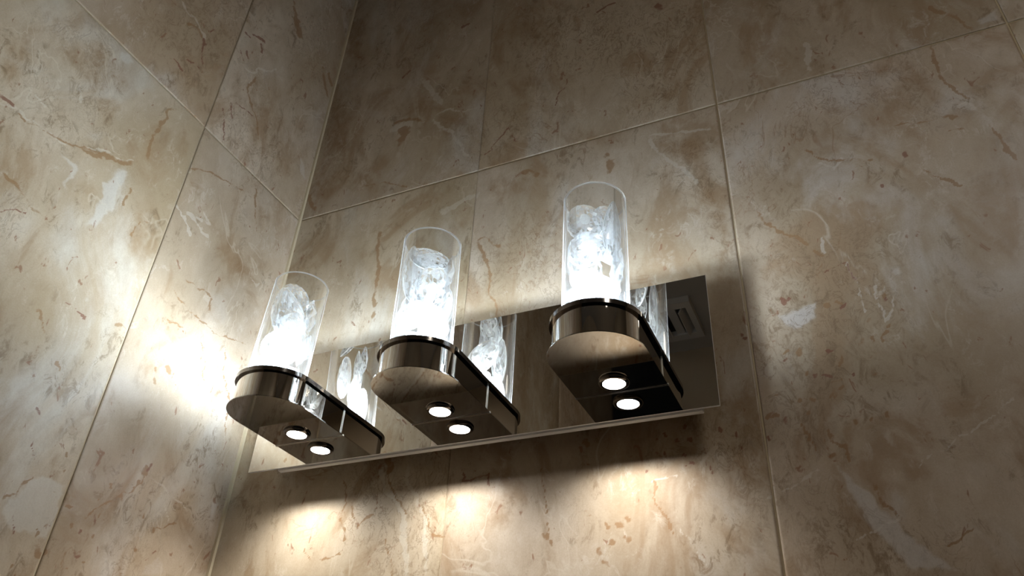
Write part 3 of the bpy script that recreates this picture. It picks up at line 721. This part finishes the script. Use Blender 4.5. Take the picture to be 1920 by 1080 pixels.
    ('d',0.00106,[(-0.0648,1.7405),(-0.0637,1.739)]),
    ('d',0.00141,[(-0.0247,1.7258),(-0.0252,1.7249)]),
    ('d',0.00118,[(-0.056,1.7608),(-0.0561,1.7596)]),
    ('d',0.0009,[(0.009,1.7198),(0.0102,1.7193)]),
    ('G',1,[(0.0812,1.7032),(0.0981,1.6827),(0.1124,1.6549),(0.1239,1.6371),(0.1566,1.6069),(0.1183,1.6115),(0.1015,1.639),(0.0853,1.6796)]),
    ('b',0.00112,[(0.0839,1.7318),(0.0886,1.7213),(0.0973,1.7002)]),
    ('b',0.00102,[(0.1075,1.6794),(0.1133,1.6591),(0.1185,1.6509)]),
    ('T',1,[(0.078,1.685),(0.0963,1.6522),(0.1019,1.6411),(0.0873,1.6466),(0.079,1.6669)]),
    ('w',0.00066,[(0.0255,1.6747),(0.0443,1.6852),(0.0691,1.6944)]),
    ('w',0.0006,[(0.0856,1.637),(0.1023,1.6431),(0.1182,1.6459)]),
    ('X',0.8,[(0.0569,1.7408),(0.0739,1.7234),(0.0693,1.6953),(0.049,1.6884)]),
    ('b',0.00069,[(0.0634,1.7398),(0.064,1.7297),(0.0674,1.7097)]),
    ('X',0.7,[(0.0532,1.6879),(0.1056,1.6598),(0.1099,1.6062),(0.0414,1.6106)]),
    ('b',0.00075,[(0.1509,1.6268),(0.1593,1.632),(0.17,1.6391)]),
    ('d',0.00102,[(0.1473,1.7643),(0.1513,1.76)]),
    ('w',0.00062,[(0.1423,1.6864),(0.1565,1.6981),(0.1997,1.7194),(0.2224,1.7345)]),
]


rng = np.random.RandomState(3)
LAT = rng.rand(64, 64)


def vnoise(u, v):
    i = np.floor(u).astype(int)
    j = np.floor(v).astype(int)
    fu = u - i
    fv = v - j
    fu = fu * fu * (3 - 2 * fu)
    fv = fv * fv * (3 - 2 * fv)
    a = LAT[i % 64, j % 64]
    b = LAT[(i + 1) % 64, j % 64]
    c = LAT[i % 64, (j + 1) % 64]
    d = LAT[(i + 1) % 64, (j + 1) % 64]
    return (a * (1 - fu) + b * fu) * (1 - fv) + (c * (1 - fu) + d * fu) * fv - 0.5


def mark_fields(u, z, marks):
    n = len(u)
    ve = np.zeros((n, 4), np.float32)
    pa = np.zeros((n, 4), np.float32)
    uu = u + 0.007 * vnoise(u * 60, z * 60) + 0.003 * vnoise(u * 210 + 9, z * 210) + 0.0015 * vnoise(u * 500 + 9, z * 500)
    zz = z + 0.007 * vnoise(u * 60 + 31, z * 60 + 17) + 0.003 * vnoise(u * 210, z * 210 + 5) + 0.0015 * vnoise(u * 500, z * 500 + 5)
    for kind, val, pts in marks:
        p = np.array(pts)
        pad = 0.03
        sel = np.where((uu > p[:, 0].min() - pad) & (uu < p[:, 0].max() + pad) & (zz > p[:, 1].min() - pad) & (zz < p[:, 1].max() + pad))[0]
        if not len(sel):
            continue
        x = uu[sel]
        y = zz[sel]
        closed = kind in 'GTX'
        segs = list(zip(p, p[1:])) + ([(p[-1], p[0])] if closed else [])
        dist = np.full(len(sel), 9.0)
        inside = np.zeros(len(sel), bool)
        tt = np.zeros(len(sel))
        for k, (a, b) in enumerate(segs):
            d = b - a
            ll = max(d @ d, 1e-12)
            t = np.clip(((x - a[0]) * d[0] + (y - a[1]) * d[1]) / ll, 0, 1)
            dd = np.hypot(x - a[0] - t * d[0], y - a[1] - t * d[1])
            tt = np.where(dd < dist, (k + t) / len(segs), tt)
            dist = np.minimum(dist, dd)
            if closed:
                c = ((a[1] > y) != (b[1] > y)) & (x < (b[0] - a[0]) * (y - a[1]) / (b[1] - a[1] + 1e-12) + a[0])
                inside ^= c
        if closed:
            sd = np.where(inside, dist, -dist)
            w = 0.004 if kind == 'G' else (0.016 if kind == 'T' else 0.022)
            f = np.clip(0.5 + sd / (2 * w), 0, 1) * val
            ch = {'G': 0, 'T': 1, 'X': 2}[kind]
            pa[sel, ch] = np.maximum(pa[sel, ch], f)
        else:
            w = max(val, 0.0007)
            taper = np.clip(np.minimum(tt, 1 - tt) * 5 + 0.55, 0, 1) if len(segs) > 2 else 1.0
            brk = 0.80 + 1.1 * vnoise(x * 140 + 3, y * 140)
            f = np.clip(1.45 - dist / (w * 1.2), 0, 1) * taper * brk
            ch = {'b': 0, 'd': 1, 'w': 2}[kind]
            ve[sel, ch] = np.maximum(ve[sel, ch], np.clip(f, 0, 1))
    return ve, pa


def tiled_wall(name, ubounds, zbounds, gapu, fine, marks, to_world, mat, seed):
    """one wall of large tiles: each tile is a bevelled panel 3 mm proud of its grout bed."""
    V, F, MI, VE, PA, SD, TN = [], [], [], [], [], [], []
    base = 0
    r = random.Random(seed)
    fu0, fu1, fz0, fz1 = fine

    def axis_pts(a, b, f0, f1):
        xs = [a, a + 0.0006, b - 0.0006, b]
        st = 0.0016
        lo, hi = max(a + 0.0006, f0), min(b - 0.0006, f1)
        if hi > lo:
            xs += list(np.linspace(lo, hi, max(2, int((hi - lo) / st) + 1)))
        cells = np.arange(a + 0.03, b - 0.01, 0.04)
        xs += [c for c in cells if not (f0 - 0.01 < c < f1 + 0.01)]
        return np.unique(np.round(np.array(xs), 6))
    for i in range(len(ubounds) - 1):
        for j in range(len(zbounds) - 1):
            ga, gb = gapu[i] / 2, gapu[i + 1] / 2
            us = axis_pts(ubounds[i] + ga, ubounds[i + 1] - gb, fu0, fu1)
            zs = axis_pts(zbounds[j] + 0.0009, zbounds[j + 1] - 0.0009, fz0, fz1)
            nu, nz = len(us), len(zs)
            U, Z = np.meshgrid(us, zs, indexing='ij')
            D = np.zeros_like(U)
            D[0, :] = D[-1, :] = 0.0006
            D[:, 0] = D[:, -1] = 0.0006
            u, z, d = U.ravel(), Z.ravel(), D.ravel()
            idx = np.arange(nu * nz).reshape(nu, nz)
            q = np.stack([idx[:-1, :-1], idx[1:, :-1], idx[1:, 1:], idx[:-1, 1:]], -1).reshape(-1, 4)
            # skirt down to the grout bed
            ring = np.concatenate([idx[:, 0], idx[-1, 1:], idx[-2::-1, -1], idx[0, -2:0:-1]])
            nr = len(ring)
            u = np.concatenate([u, u[ring]])
            z = np.concatenate([z, z[ring]])
            d = np.concatenate([d, np.full(nr, 0.004)])
            rb = nu * nz + np.arange(nr)
            sk = np.stack([ring, rb, np.roll(rb, -1), np.roll(ring, -1)], -1)
            q = np.concatenate([q, sk])
            ve, pa = mark_fields(u, z, marks)
            s = np.array([r.uniform(-40, 40), r.uniform(-40, 40), r.uniform(-40, 40)], np.float32)
            t = r.uniform(0.95, 1.04) * (1.12 if name == 'wall_left' else 1.0)  # left wall lightened in colour, in place of more light on it
            V.append(to_world(u, z, d))
            F.append(q + base)
            MI.append(np.zeros(len(q), np.int32))
            VE.append(ve)
            PA.append(pa)
            SD.append(np.tile(s, (len(u), 1)))
            TN.append(np.tile(np.array([t, t * r.uniform(0.985, 1.01), t * r.uniform(0.96, 1.02), 1], np.float32), (len(u), 1)))
            base += len(u)
    # grout bed
    u0, u1, z0, z1 = ubounds[0], ubounds[-1], zbounds[0], zbounds[-1]
    gu = np.array([u0, u1, u1, u0])
    gz = np.array([z0, z0, z1, z1])
    for dd in (0.0011, 0.02):
        V.append(to_world(gu, gz, np.full(4, dd)))
    V_off = base
    F.append(np.array([[0, 1, 2, 3], [7, 6, 5, 4], [0, 4, 5, 1], [1, 5, 6, 2], [2, 6, 7, 3], [3, 7, 4, 0]]) + V_off)
    MI.append(np.ones(6, np.int32))
    VE.append(np.zeros((8, 4)))
    PA.append(np.zeros((8, 4)))
    SD.append(np.zeros((8, 3)))
    TN.append(np.ones((8, 4)))
    V = np.concatenate(V).astype(np.float32)
    F = np.concatenate(F).astype(np.int32)
    me = bpy.data.meshes.new(name)
    me.vertices.add(len(V))
    me.vertices.foreach_set('co', V.ravel())
    me.loops.add(F.size)
    me.loops.foreach_set('vertex_index', F.ravel())
    me.polygons.add(len(F))
    me.polygons.foreach_set('loop_start', np.arange(0, F.size, 4, dtype=np.int32))
    me.materials.append(mat)
    me.materials.append(M_GROUT)
    me.polygons.foreach_set('material_index', np.concatenate(MI))
    me.update(calc_edges=True)
    for nm, data, ty, key in (('veins', VE, 'FLOAT_COLOR', 'color'), ('patches', PA, 'FLOAT_COLOR', 'color'),
                              ('tile_tone_and_light', TN, 'FLOAT_COLOR', 'color'), ('tile_seed', SD, 'FLOAT_VECTOR', 'vector')):
        at = me.attributes.new(nm, ty, 'POINT')
        at.data.foreach_set(key, np.concatenate(data).astype(np.float32).ravel())
    me.validate()
    o = bpy.data.objects.new(name, me)
    COL.objects.link(o)
    return tag(o, kind='structure')


# ---------------------------------------------------------------- the room
XL = -1.10238 * S              # left wall
YB = 0.064 * S                  # back wall
YF = -2.90 * S                 # opposite wall
XR = 1.22                      # right wall
ZC = (1.33 + 0.4991) * S + Z0  # ceiling
zj = (0.27595 + 0.4991) * S + Z0
zb_ = [0.0, zj - 3 * 0.598, zj - 2 * 0.598, zj - 0.598, zj, ZC]
if zb_[1] < 0.02:
    zb_.pop(1)
wb = tiled_wall('wall_back', [XL + 0.0012, -0.54616 * S, 0.05762 * S, 0.6378 * S, 1.218 * S, 1.80 * S, XR],
                zb_, [0.001, 0.0005, 0.0018, 0.0018, 0.0018, 0.0018, 0.001],
                (XL, 0.56, 1.55, ZC), BACK_MARKS,
                lambda u, z, d: np.stack([u, YB + d, z], -1), M_TILE_B, 12)
wl = tiled_wall('wall_left', [YF, -2.04 * S, -1.468 * S, -0.893 * S, -0.31784 * S, YB - 0.0012],
                zb_, [0.001, 0.0018, 0.0018, 0.0018, 0.0016, 0.001],
                (-0.46, YB, 1.55, ZC), LEFT_MARKS,
                lambda u, z, d: np.stack([XL - d, u, z], -1), M_TILE_L, 5)

bm = bmesh.new()
add_box(bm, (XL, YB - 0.0035, 0.0), (XL + 0.0035, YB, ZC))
bevel_all(bm, 0.0012, 2)
tag(bm_obj('trim_1', bm, M_GROUT), kind='structure')

bm = bmesh.new()
add_box(bm, (XL - 0.05, YF - 0.05, ZC), (XR + 0.05, YB + 0.05, ZC + 0.03))
tag(bm_obj('ceiling', bm, M_CEIL, smooth=False), kind='structure')
bm = bmesh.new()
add_box(bm, (XL - 0.05, YF - 0.05, -0.03), (XR + 0.05, YB + 0.05, 0.0))
tag(bm_obj('floor', bm, M_FLOOR, smooth=False), kind='structure')
bm = bmesh.new()
add_box(bm, (XL - 0.05, YF - 0.03, 0.0), (XR + 0.05, YF, ZC))
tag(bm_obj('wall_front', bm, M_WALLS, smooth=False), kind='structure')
bm = bmesh.new()
add_box(bm, (XR, YF, 0.0), (XR + 0.03, YB + 0.02, ZC))
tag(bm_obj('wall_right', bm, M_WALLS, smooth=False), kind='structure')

# ceiling vent, seen only as a reflection in the plate
vent = bpy.data.objects.new('ceiling_vent', None)
COL.objects.link(vent)
vx, vy = -0.60 * S, -2.52 * S
vent.location = (vx, vy, ZC)
tag(vent, 'pale ceiling vent with dark slots, reflected in the right end of the plate', 'vent')
bm = bmesh.new()
hw, hl = 0.062, 0.10
for a, b in (((-hw, -hl, -0.02), (hw, -hl + 0.03, 0)), ((-hw, hl - 0.03, -0.02), (hw, hl, 0)),
             ((-hw, -hl + 0.03, -0.02), (-0.045, hl - 0.03, 0)), ((0.045, -hl + 0.03, -0.02), (hw, hl - 0.03, 0)),
             ((-0.012, -hl + 0.03, -0.014), (0.012, hl - 0.03, 0))):
    add_box(bm, a, b)
bm_obj('vent_frame', bm, M_VENT, vent, smooth=False)
for sx in (-1, 1):
    bm = bmesh.new()
    add_box(bm, (min(sx * 0.013, sx * 0.044), -hl + 0.031, -0.004), (max(sx * 0.013, sx * 0.044), hl - 0.031, -0.0005))
    bm_obj('vent_slot', bm, M_SLOT, vent, smooth=False)
    bm = bmesh.new()
    add_box(bm, (-0.0015, -hl + 0.035, -0.017), (0.0015, hl - 0.035, 0.017))
    bmesh.ops.transform(bm, matrix=Matrix.Translation((sx * 0.031, 0, -0.018)) @ Matrix.Rotation(sx * 0.5, 4, 'Y'), verts=bm.verts[:])
    bm_obj('louvre_blade', bm, M_VENT, vent, smooth=False)

# added fill light on the ceiling, out of view, lifts the dim walls
cl = bpy.data.objects.new('added_fill_light', None)
COL.objects.link(cl)
cl.location = (0.72, -0.95, ZC)
tag(cl, 'added round fill light out of view above the right half of the room', 'added fill light')
bm = bmesh.new()
lathe(bm, [(0.0, 0.0), (0.16, 0.0), (0.165, -0.02), (0.155, -0.035), (0.145, -0.035), (0.145, -0.02), (0.0, -0.02)])
bm_obj('fill_light_frame', bm, M_VENT, cl)
bm = bmesh.new()
lathe(bm, [(0.0, -0.034), (0.07, -0.033), (0.143, -0.030), (0.143, -0.022), (0.0, -0.022)])
bm_obj('fill_light_diffuser', bm, M_FILL, cl)

# ---------------------------------------------------------------- the wall light
Z_B, Z_T = -0.44627, -0.37934          # underside and top of the arms
R_BASE, R_WALL, R_RIM, L_ARM = 0.0855, 0.0775, 0.0828, 0.1286
R_TUBE, H_TUBE = 0.05937, -0.1180
fix = bpy.data.objects.new('wall_light', None)
COL.objects.link(fix)
fix.location = W(-0.5, 0.064, -0.4991)
tag(fix, 'chrome bar wall light with three glass tubes of lit crystals on the marble wall', 'wall light')
FO = fix.location.copy()


def place(o):
    """parts are modelled in world metres; move them under the fixture's origin."""
    o.data.transform(Matrix.Translation(-FO))
    o.parent = fix
    return o


# mirror plate
bm = bmesh.new()
a, b = W(-1, 0, -0.4991), W(0, 0.0055, -0.23018)
add_box(bm, a, b)
bevel_all(bm, 0.0004, 1)
for f in bm.faces:
    f.material_index = 0 if abs(f.normal.y) > 0.9 else 1
pl = place(bm_obj('mirror_plate', bm, [M_PLATE, M_RAIL], smooth=False))
pl['label'] = 'mirror-polished plate reflecting the tubes and marble'
# shallow carrier rail behind the plate, fixing box to the wall
bm = bmesh.new()
add_box(bm, W(-0.925, 0.0056, -0.5025), W(-0.03, 0.0165, -0.474))
add_box(bm, W(-0.925, 0.0056, -0.255), W(-0.03, 0.0165, -0.24))
add_box(bm, W(-0.80, 0.0165, -0.42), W(-0.20, 0.0639, -0.30))
place(bm_obj('mounting_bracket', bm, M_RAIL, smooth=False))


def stadium(cx, r, y_back, L, n=40):
    """outline in metres: straight back at y_back, round nose around y=-L."""
    pts = [(cx + r, y_back)]
    for k in range(n + 1):
        t = -math.pi * k / n
        pts.append((cx + r * math.cos(t), -L + r * math.sin(t)))
    pts.append((cx - r, y_back))
    return [(x * S, y * S) for x, y in pts[::-1]]


def zw(z):
    return (z + 0.4991) * S + Z0


def crystal_disc(rx, rz, th, n=12, pear=0.0, table=0.36):
    """two-sided faceted stone: girdle, kite ring, star ring and table on both faces (axis = y)."""
    bm = bmesh.new()

    def ring(f, y, ph=0.0, cnt=n):
        out = []
        for k in range(cnt):
            t = 2 * math.pi * (k + ph) / cnt
            s, c = math.sin(t), math.cos(t)
            px = 1 - pear * 0.5 * (s + 1) * (0.4 + 0.6 * max(s, 0))
            out.append(bm.verts.new((rx * f * c * px, y, rz * f * s * (1 + pear * 0.15))))
        return out
    g0 = ring(1.0, -0.06 * th)
    g1 = ring(1.0, 0.06 * th)
    for i in range(n):
        bm.faces.new((g0[i], g0[(i + 1) % n], g1[(i + 1) % n], g1[i]))
    for g, sg in ((g0, -1), (g1, 1)):
        prev = g
        for q, (f, h) in enumerate(((0.84, 0.22), (0.66, 0.36), (0.48, 0.45), (table * 0.8, 0.5))):
            cur = ring(f, sg * h * th, 0.5 if q % 2 == 0 else 0.0)
            o = 0 if q % 2 == 0 else -1
            for i in range(n):
                j = (i + 1) % n
                if q % 2 == 0:
                    bm.faces.new((prev[i], prev[j], cur[i]))
                    bm.faces.new((cur[i], prev[j], cur[j]))
                else:
                    bm.faces.new((prev[i], prev[j], cur[j]))
                    bm.faces.new((prev[i], cur[j], cur[i]))
            prev = cur
        bm.faces.new(prev)
    return bm


def crystal_point(r, h, n=6):
    """hexagonal prism with pointed ends (axis = z)."""
    bm = bmesh.new()
    prof = [(0.0, -h), (0.62 * r, -0.72 * h), (r, -0.3 * h), (0.95 * r, 0.25 * h), (0.55 * r, 0.72 * h), (0.3 * r, h)]
    rings = []
    for k, (q, z) in enumerate(prof):
        if q == 0:
            rings.append([bm.verts.new((0, 0, z))])
        else:
            rings.append([bm.verts.new((q * math.cos(2 * math.pi * (i + 0.5 * (k % 2)) / n), 0.8 * q * math.sin(2 * math.pi * (i + 0.5 * (k % 2)) / n), z)) for i in range(n)])
    for k, (a, b) in enumerate(zip(rings, rings[1:])):
        for i in range(n):
            j = (i + 1) % n
            if len(a) == 1:
                bm.faces.new((a[0], b[j], b[i]))
            elif k % 2 == 1:
                bm.faces.new((a[i], a[j], b[i]))
                bm.faces.new((b[i], a[j], b[j]))
            else:
                bm.faces.new((a[i], b[j], b[i]))
                bm.faces.new((a[i], a[j], b[j]))
    bm.faces.new(rings[-1])
    return bm


def crystal_chunk(r, seed):
    rr = random.Random(seed)
    bm = bmesh.new()
    pts = []
    for k in range(16):
        v = Vector((rr.gauss(0, 1), rr.gauss(0, 1), rr.gauss(0, 1))).normalized()
        pts.append(bm.verts.new((v.x * r * 1.0, v.y * r * 0.8, v.z * r * 0.8)))
    res = bmesh.ops.convex_hull(bm, input=pts)
    bmesh.ops.delete(bm, geom=[v for v in bm.verts if not v.link_faces], context='VERTS')
    return bm


# (shape, sideways, towards viewer, height, turn about z, tilt, roll, a, b, thickness) in millimetres / radians
CRYSTALS = [
    [('pear', -6, 6, 86, 0.15, -0.10, -0.28, 21, 36, 11),
     ('point', 18.2, 6, 91, 0.3, 0.0, -0.08, 7, 21, 0),
     ('disc', -3, 13, 40, -0.1, -0.15, 0.1, 22, 25, 11),
     ('disc', 3, -12, 72, 0.5, 0.1, 0.3, 21, 26, 10),
     ('disc', -5, -9, 119, -0.2, 0.45, 0.9, 20, 16, 9),
     ('chunk', -14, -6, 22, 0, 0, 0, 12, 1, 0),
     ('chunk', 13, -4, 20, 0.5, 0, 0, 12, 2, 0),
     ('chunk', 16, 5, 48, 0.5, 0, 1, 9, 3, 0),
     ('point', 20, -4, 50, 0.3, 0.1, 0.15, 6, 20, 0),
     ('chunk', -1, 16, 10, 1.5, 0, 0, 9, 4, 0)],
    [('disc', 4.5, 13, 72, 0.1, -0.10, 0.08, 18, 30, 11),
     ('pear', -17, 2, 94, 0.4, -0.05, -0.06, 13, 34, 9),
     ('disc', -1, -1, 116, 0.15, -0.35, 0.2, 23, 20, 10),
     ('disc', -13, 10, 38, -0.2, -0.2, 0.3, 15, 20, 10),
     ('disc', 11, -13, 66, -0.6, 0.2, 0.3, 19, 26, 9),
     ('disc', 9, 11, 30, 0.2, -0.3, -0.3, 17, 19, 10),
     ('chunk', 15, -4, 24, 0.5, 0, 0, 11, 5, 0),
     ('chunk', -8, -12, 24, 0.5, 0, 1, 13, 6, 0),
     ('point', 20, 1, 100, 0.5, 0, 0.12, 6, 24, 0),
     ('chunk', -18, -3, 60, 0.5, 0, 1, 9, 7, 0)],
    [('disc', -10, 6, 108, 0.1, -0.1, 0.0, 18, 25, 10),
     ('disc', -8, 14, 71, -0.1, -0.12, 0.2, 18.5, 23, 10),
     ('pear', 16, 6, 98, 0.7, 0.0, 0.08, 12, 36, 10),
     ('disc', 11, -9, 119, 0.6, 0.1, 0.2, 17, 20, 9),
     ('disc', -1, 10, 34, 0.3, -0.35, 0.1, 25, 20, 10),
     ('point', 20, 7, 52, 0.4, 0.1, 0.12, 7, 24, 0),
     ('disc', -10, -13, 72, 0.4, 0.1, -0.2, 18, 22, 9),
     ('chunk', -16, -6, 30, 0.5, 0, 0, 12, 8, 0),
     ('chunk', 15, -9, 28, 0.5, 0, 1, 13, 9, 0),
     ('chunk', 10, 12, 62, 0.5, 0, 1, 9, 10, 0)],
]
LAMPS = [  # x, view turn, tube foot offset, tube head offset (small leans), extra height
    (-0.85379, 0.74, (-0.0059, -0.0032), (-0.0125, 0.0152), -0.0037),
    (-0.51743, 0.57, (0.0, -0.0070), (-0.0007, -0.0117), -0.0006),
    (-0.17042, 0.33, (-0.0009, -0.0039), (0.0036, -0.0124), 0.0043),
]
SIDE = ['left end of the bar, nearest the tiled corner', 'middle of the bar', 'right end of the bar']
for li, (lx, turn, foot, head, dh) in enumerate(LAMPS):
    # arm: band, top rim, underside cover, downlight
    bm = bmesh.new()
    out = stadium(lx, R_WALL, -0.0002, L_ARM)
    prism(bm, out, zw(Z_B) + 0.0012, zw(Z_T) - 0.0046)
    arm = place(bm_obj('lamp_arm', bm, M_CHROME, angle=40))
    arm['label'] = 'polished arm at the ' + SIDE[li]
    bm = bmesh.new()
    prism(bm, stadium(lx, R_RIM, -0.0002, L_ARM), zw(Z_T) - 0.0045, zw(Z_T))
    bevel_all(bm, 0.0016, 3, 50)
    rim = place(bm_obj('top_rim', bm, M_RIM, angle=60))
    rim.parent = arm
    bm = bmesh.new()
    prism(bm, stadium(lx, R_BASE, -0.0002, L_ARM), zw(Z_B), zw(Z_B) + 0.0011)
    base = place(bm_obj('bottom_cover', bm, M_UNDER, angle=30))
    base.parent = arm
    bm = bmesh.new()
    xa, xb, e_ = (lx - R_WALL) * S, (lx + R_WALL) * S, 0.0006
    add_box(bm, ((lx - R_BASE) * S - e_, -0.0010, zw(Z_B) - e_), ((lx + R_BASE) * S + e_, -0.0002, zw(Z_B) + 0.0012))
    add_box(bm, (xb - 0.0002, -0.0010, zw(Z_B) + 0.0012), (xb + e_, -0.0002, zw(Z_T) - 0.0046))
    add_box(bm, (xa - e_, -0.0010, zw(Z_B) + 0.0012), (xa + 0.0002, -0.0002, zw(Z_T) - 0.0046))
    sm = place(bm_obj('seam_bead', bm, M_EDGE, smooth=False))
    sm.parent = arm
    dx, dy, dz = lx * S, -0.04142 * S, zw(Z_B)
    bm = bmesh.new()
    lathe(bm, [(0.0106, dz - 0.0002), (0.0106, dz - 0.0026), (0.0118, dz - 0.0032), (0.0138, dz - 0.0026), (0.0146, dz - 0.0010), (0.0146, dz - 0.0001)], 48, dx, dy, closed=True)
    tr = place(bm_obj('downlight_ring', bm, M_RIM, angle=50))
    tr.parent = arm
    bm = bmesh.new()
    lathe(bm, [(0.0, dz - 0.0022), (0.006, dz - 0.0020), (0.0104, dz - 0.0014), (0.0104, dz - 0.0003), (0.0, dz - 0.0003)], 48, dx, dy)
    ln = place(bm_obj('downlight_lens', bm, M_LED_DOWN, angle=50))
    ln.parent = arm
    sd_ = bpy.data.lights.new('downlight_beam', 'SPOT')
    sd_.energy = DOWN_SPOT
    sd_.color = (1.0, 0.97, 0.93)
    sd_.spot_size = math.radians(114)
    sd_.spot_blend = 0.9
    sd_.shadow_soft_size = 0.005
    so = bpy.data.objects.new('downlight_beam', sd_)
    COL.objects.link(so)
    so.parent = arm
    so.location = Vector((dx, dy, dz - 0.0035)) - FO
    # glass tube
    zt = zw(Z_T) + 0.0002
    zh = zw(H_TUBE + dh)
    ro, ri = R_TUBE * S, R_TUBE * S - 0.0022
    n = 96
    bm = bmesh.new()
    fx, fy = (lx + foot[0]) * S, (-L_ARM + foot[1]) * S
    hx, hy = (lx + head[0]) * S, (-L_ARM + head[1]) * S
    prof = [(ro, 0), (ro, 1 - 0.006), (ro - 0.0005, 1), (ri + 0.0005, 1), (ri, 1 - 0.006), (ri, 0)]
    rings = []
    for r_, t in prof:
        cx, cyy = fx + (hx - fx) * t, fy + (hy - fy) * t
        rings.append([bm.verts.new((cx + r_ * math.cos(2 * math.pi * k / n), cyy + r_ * math.sin(2 * math.pi * k / n), zt + (zh - zt) * t)) for k in range(n)])
    for q, (a_, b_) in enumerate(zip(rings, rings[1:] + rings[:1])):
        for k in range(n):
            f = bm.faces.new((a_[k], a_[(k + 1) % n], b_[(k + 1) % n], b_[k]))
            f.material_index = 1 if q in (1, 2, 3) else 0
    tube = place(bm_obj('glass_tube', bm, [M_GLASS, M_GLASS_EDGE], angle=40))
    tube['label'] = 'clear glass tube full of crystals at the ' + SIDE[li]
    # led board at the foot of the tube
    bm = bmesh.new()
    dome = [(0.0075 * math.cos(t), zt + 0.002 + 0.0125 * math.sin(t)) for t in [math.pi / 2 * k / 8 for k in range(7, -1, -1)]]
    lathe(bm, [(0.0, zt + 0.0145)] + dome + [(0.0185, zt + 0.0018), (0.0185, zt + 0.0004), (0.0, zt + 0.0004)], 40, fx, fy)
    led = place(bm_obj('led_disc', bm, M_LED_UP, angle=50))
    led.parent = tube
    bm = bmesh.new()
    lathe(bm, [(0.0, zt + 0.056)] + [(0.0055 * math.cos(t), zt + 0.050 + 0.0055 * math.sin(t)) for t in (1.2, 0.8, 0.4, 0.0)] + [(0.0055, zt + 0.0150), (0.0, zt + 0.0150)], 24, fx, fy)
    capsule = place(bm_obj('added_fill_capsule', bm, M_FILL_CAPSULE, angle=50))  # added light source, stands in for light scattered by the crystals
    capsule.parent = tube
    # crystals
    rgt = Vector((math.cos(turn), math.sin(turn), 0))
    fwd = Vector((math.sin(turn), -math.cos(turn), 0))
    rr = random.Random(li)
    for (kind, sx, sd, sz, tz, tilt, roll, ca, cb, ct) in CRYSTALS[li]:
        if kind == 'disc':
            bm = crystal_disc(ca / 1000, cb / 1000, ct / 1000, 16)
        elif kind == 'pear':
            bm = crystal_disc(ca / 1000, cb / 1000, ct / 1000, 18, pear=0.45)
        elif kind == 'point':
            bm = crystal_point(ca / 1000, cb / 1000)
        else:
            bm = crystal_chunk(ca / 1000, cb)
        t = (sz / 1000) / (zh - zt)
        p = Vector((fx + (hx - fx) * t, fy + (hy - fy) * t, zt + sz / 1000)) + rgt * (sx / 1000) + fwd * (sd / 1000)
        mtx = Matrix.Translation(p) @ Matrix.Rotation(turn + tz, 4, 'Z') @ Matrix.Rotation(tilt, 4, 'X') @ Matrix.Rotation(roll, 4, 'Y')
        bmesh.ops.transform(bm, matrix=mtx, verts=bm.verts[:])
        # keep every stone inside the glass
        for v in bm.verts:
            t = (v.co.z - zt) / (zh - zt)
            c = Vector((fx + (hx - fx) * t, fy + (hy - fy) * t))
            d = Vector((v.co.x, v.co.y)) - c
            if d.length > ri - 0.0008:
                d = d.normalized() * (ri - 0.0008)
                v.co.x, v.co.y = c.x + d.x, c.y + d.y
        cr = place(bm_obj('crystal', bm, M_CRYSTAL, smooth=False))
        at = cr.data.attributes.new('facet', 'FLOAT', 'FACE')
        nf = len(cr.data.polygons)
        vals = [max(0.0, rr.uniform(-0.10, 0.5)) for _ in range(nf)]  # random whitened facets paint in the sparkle
        if kind in ('disc', 'pear'):
            ng = 16 if kind == 'disc' else 18
            vals[:ng] = [0.75] * ng          # whitened girdle paints the stone's bright outline
        at.data.foreach_set('value', vals)
        cr.parent = tube
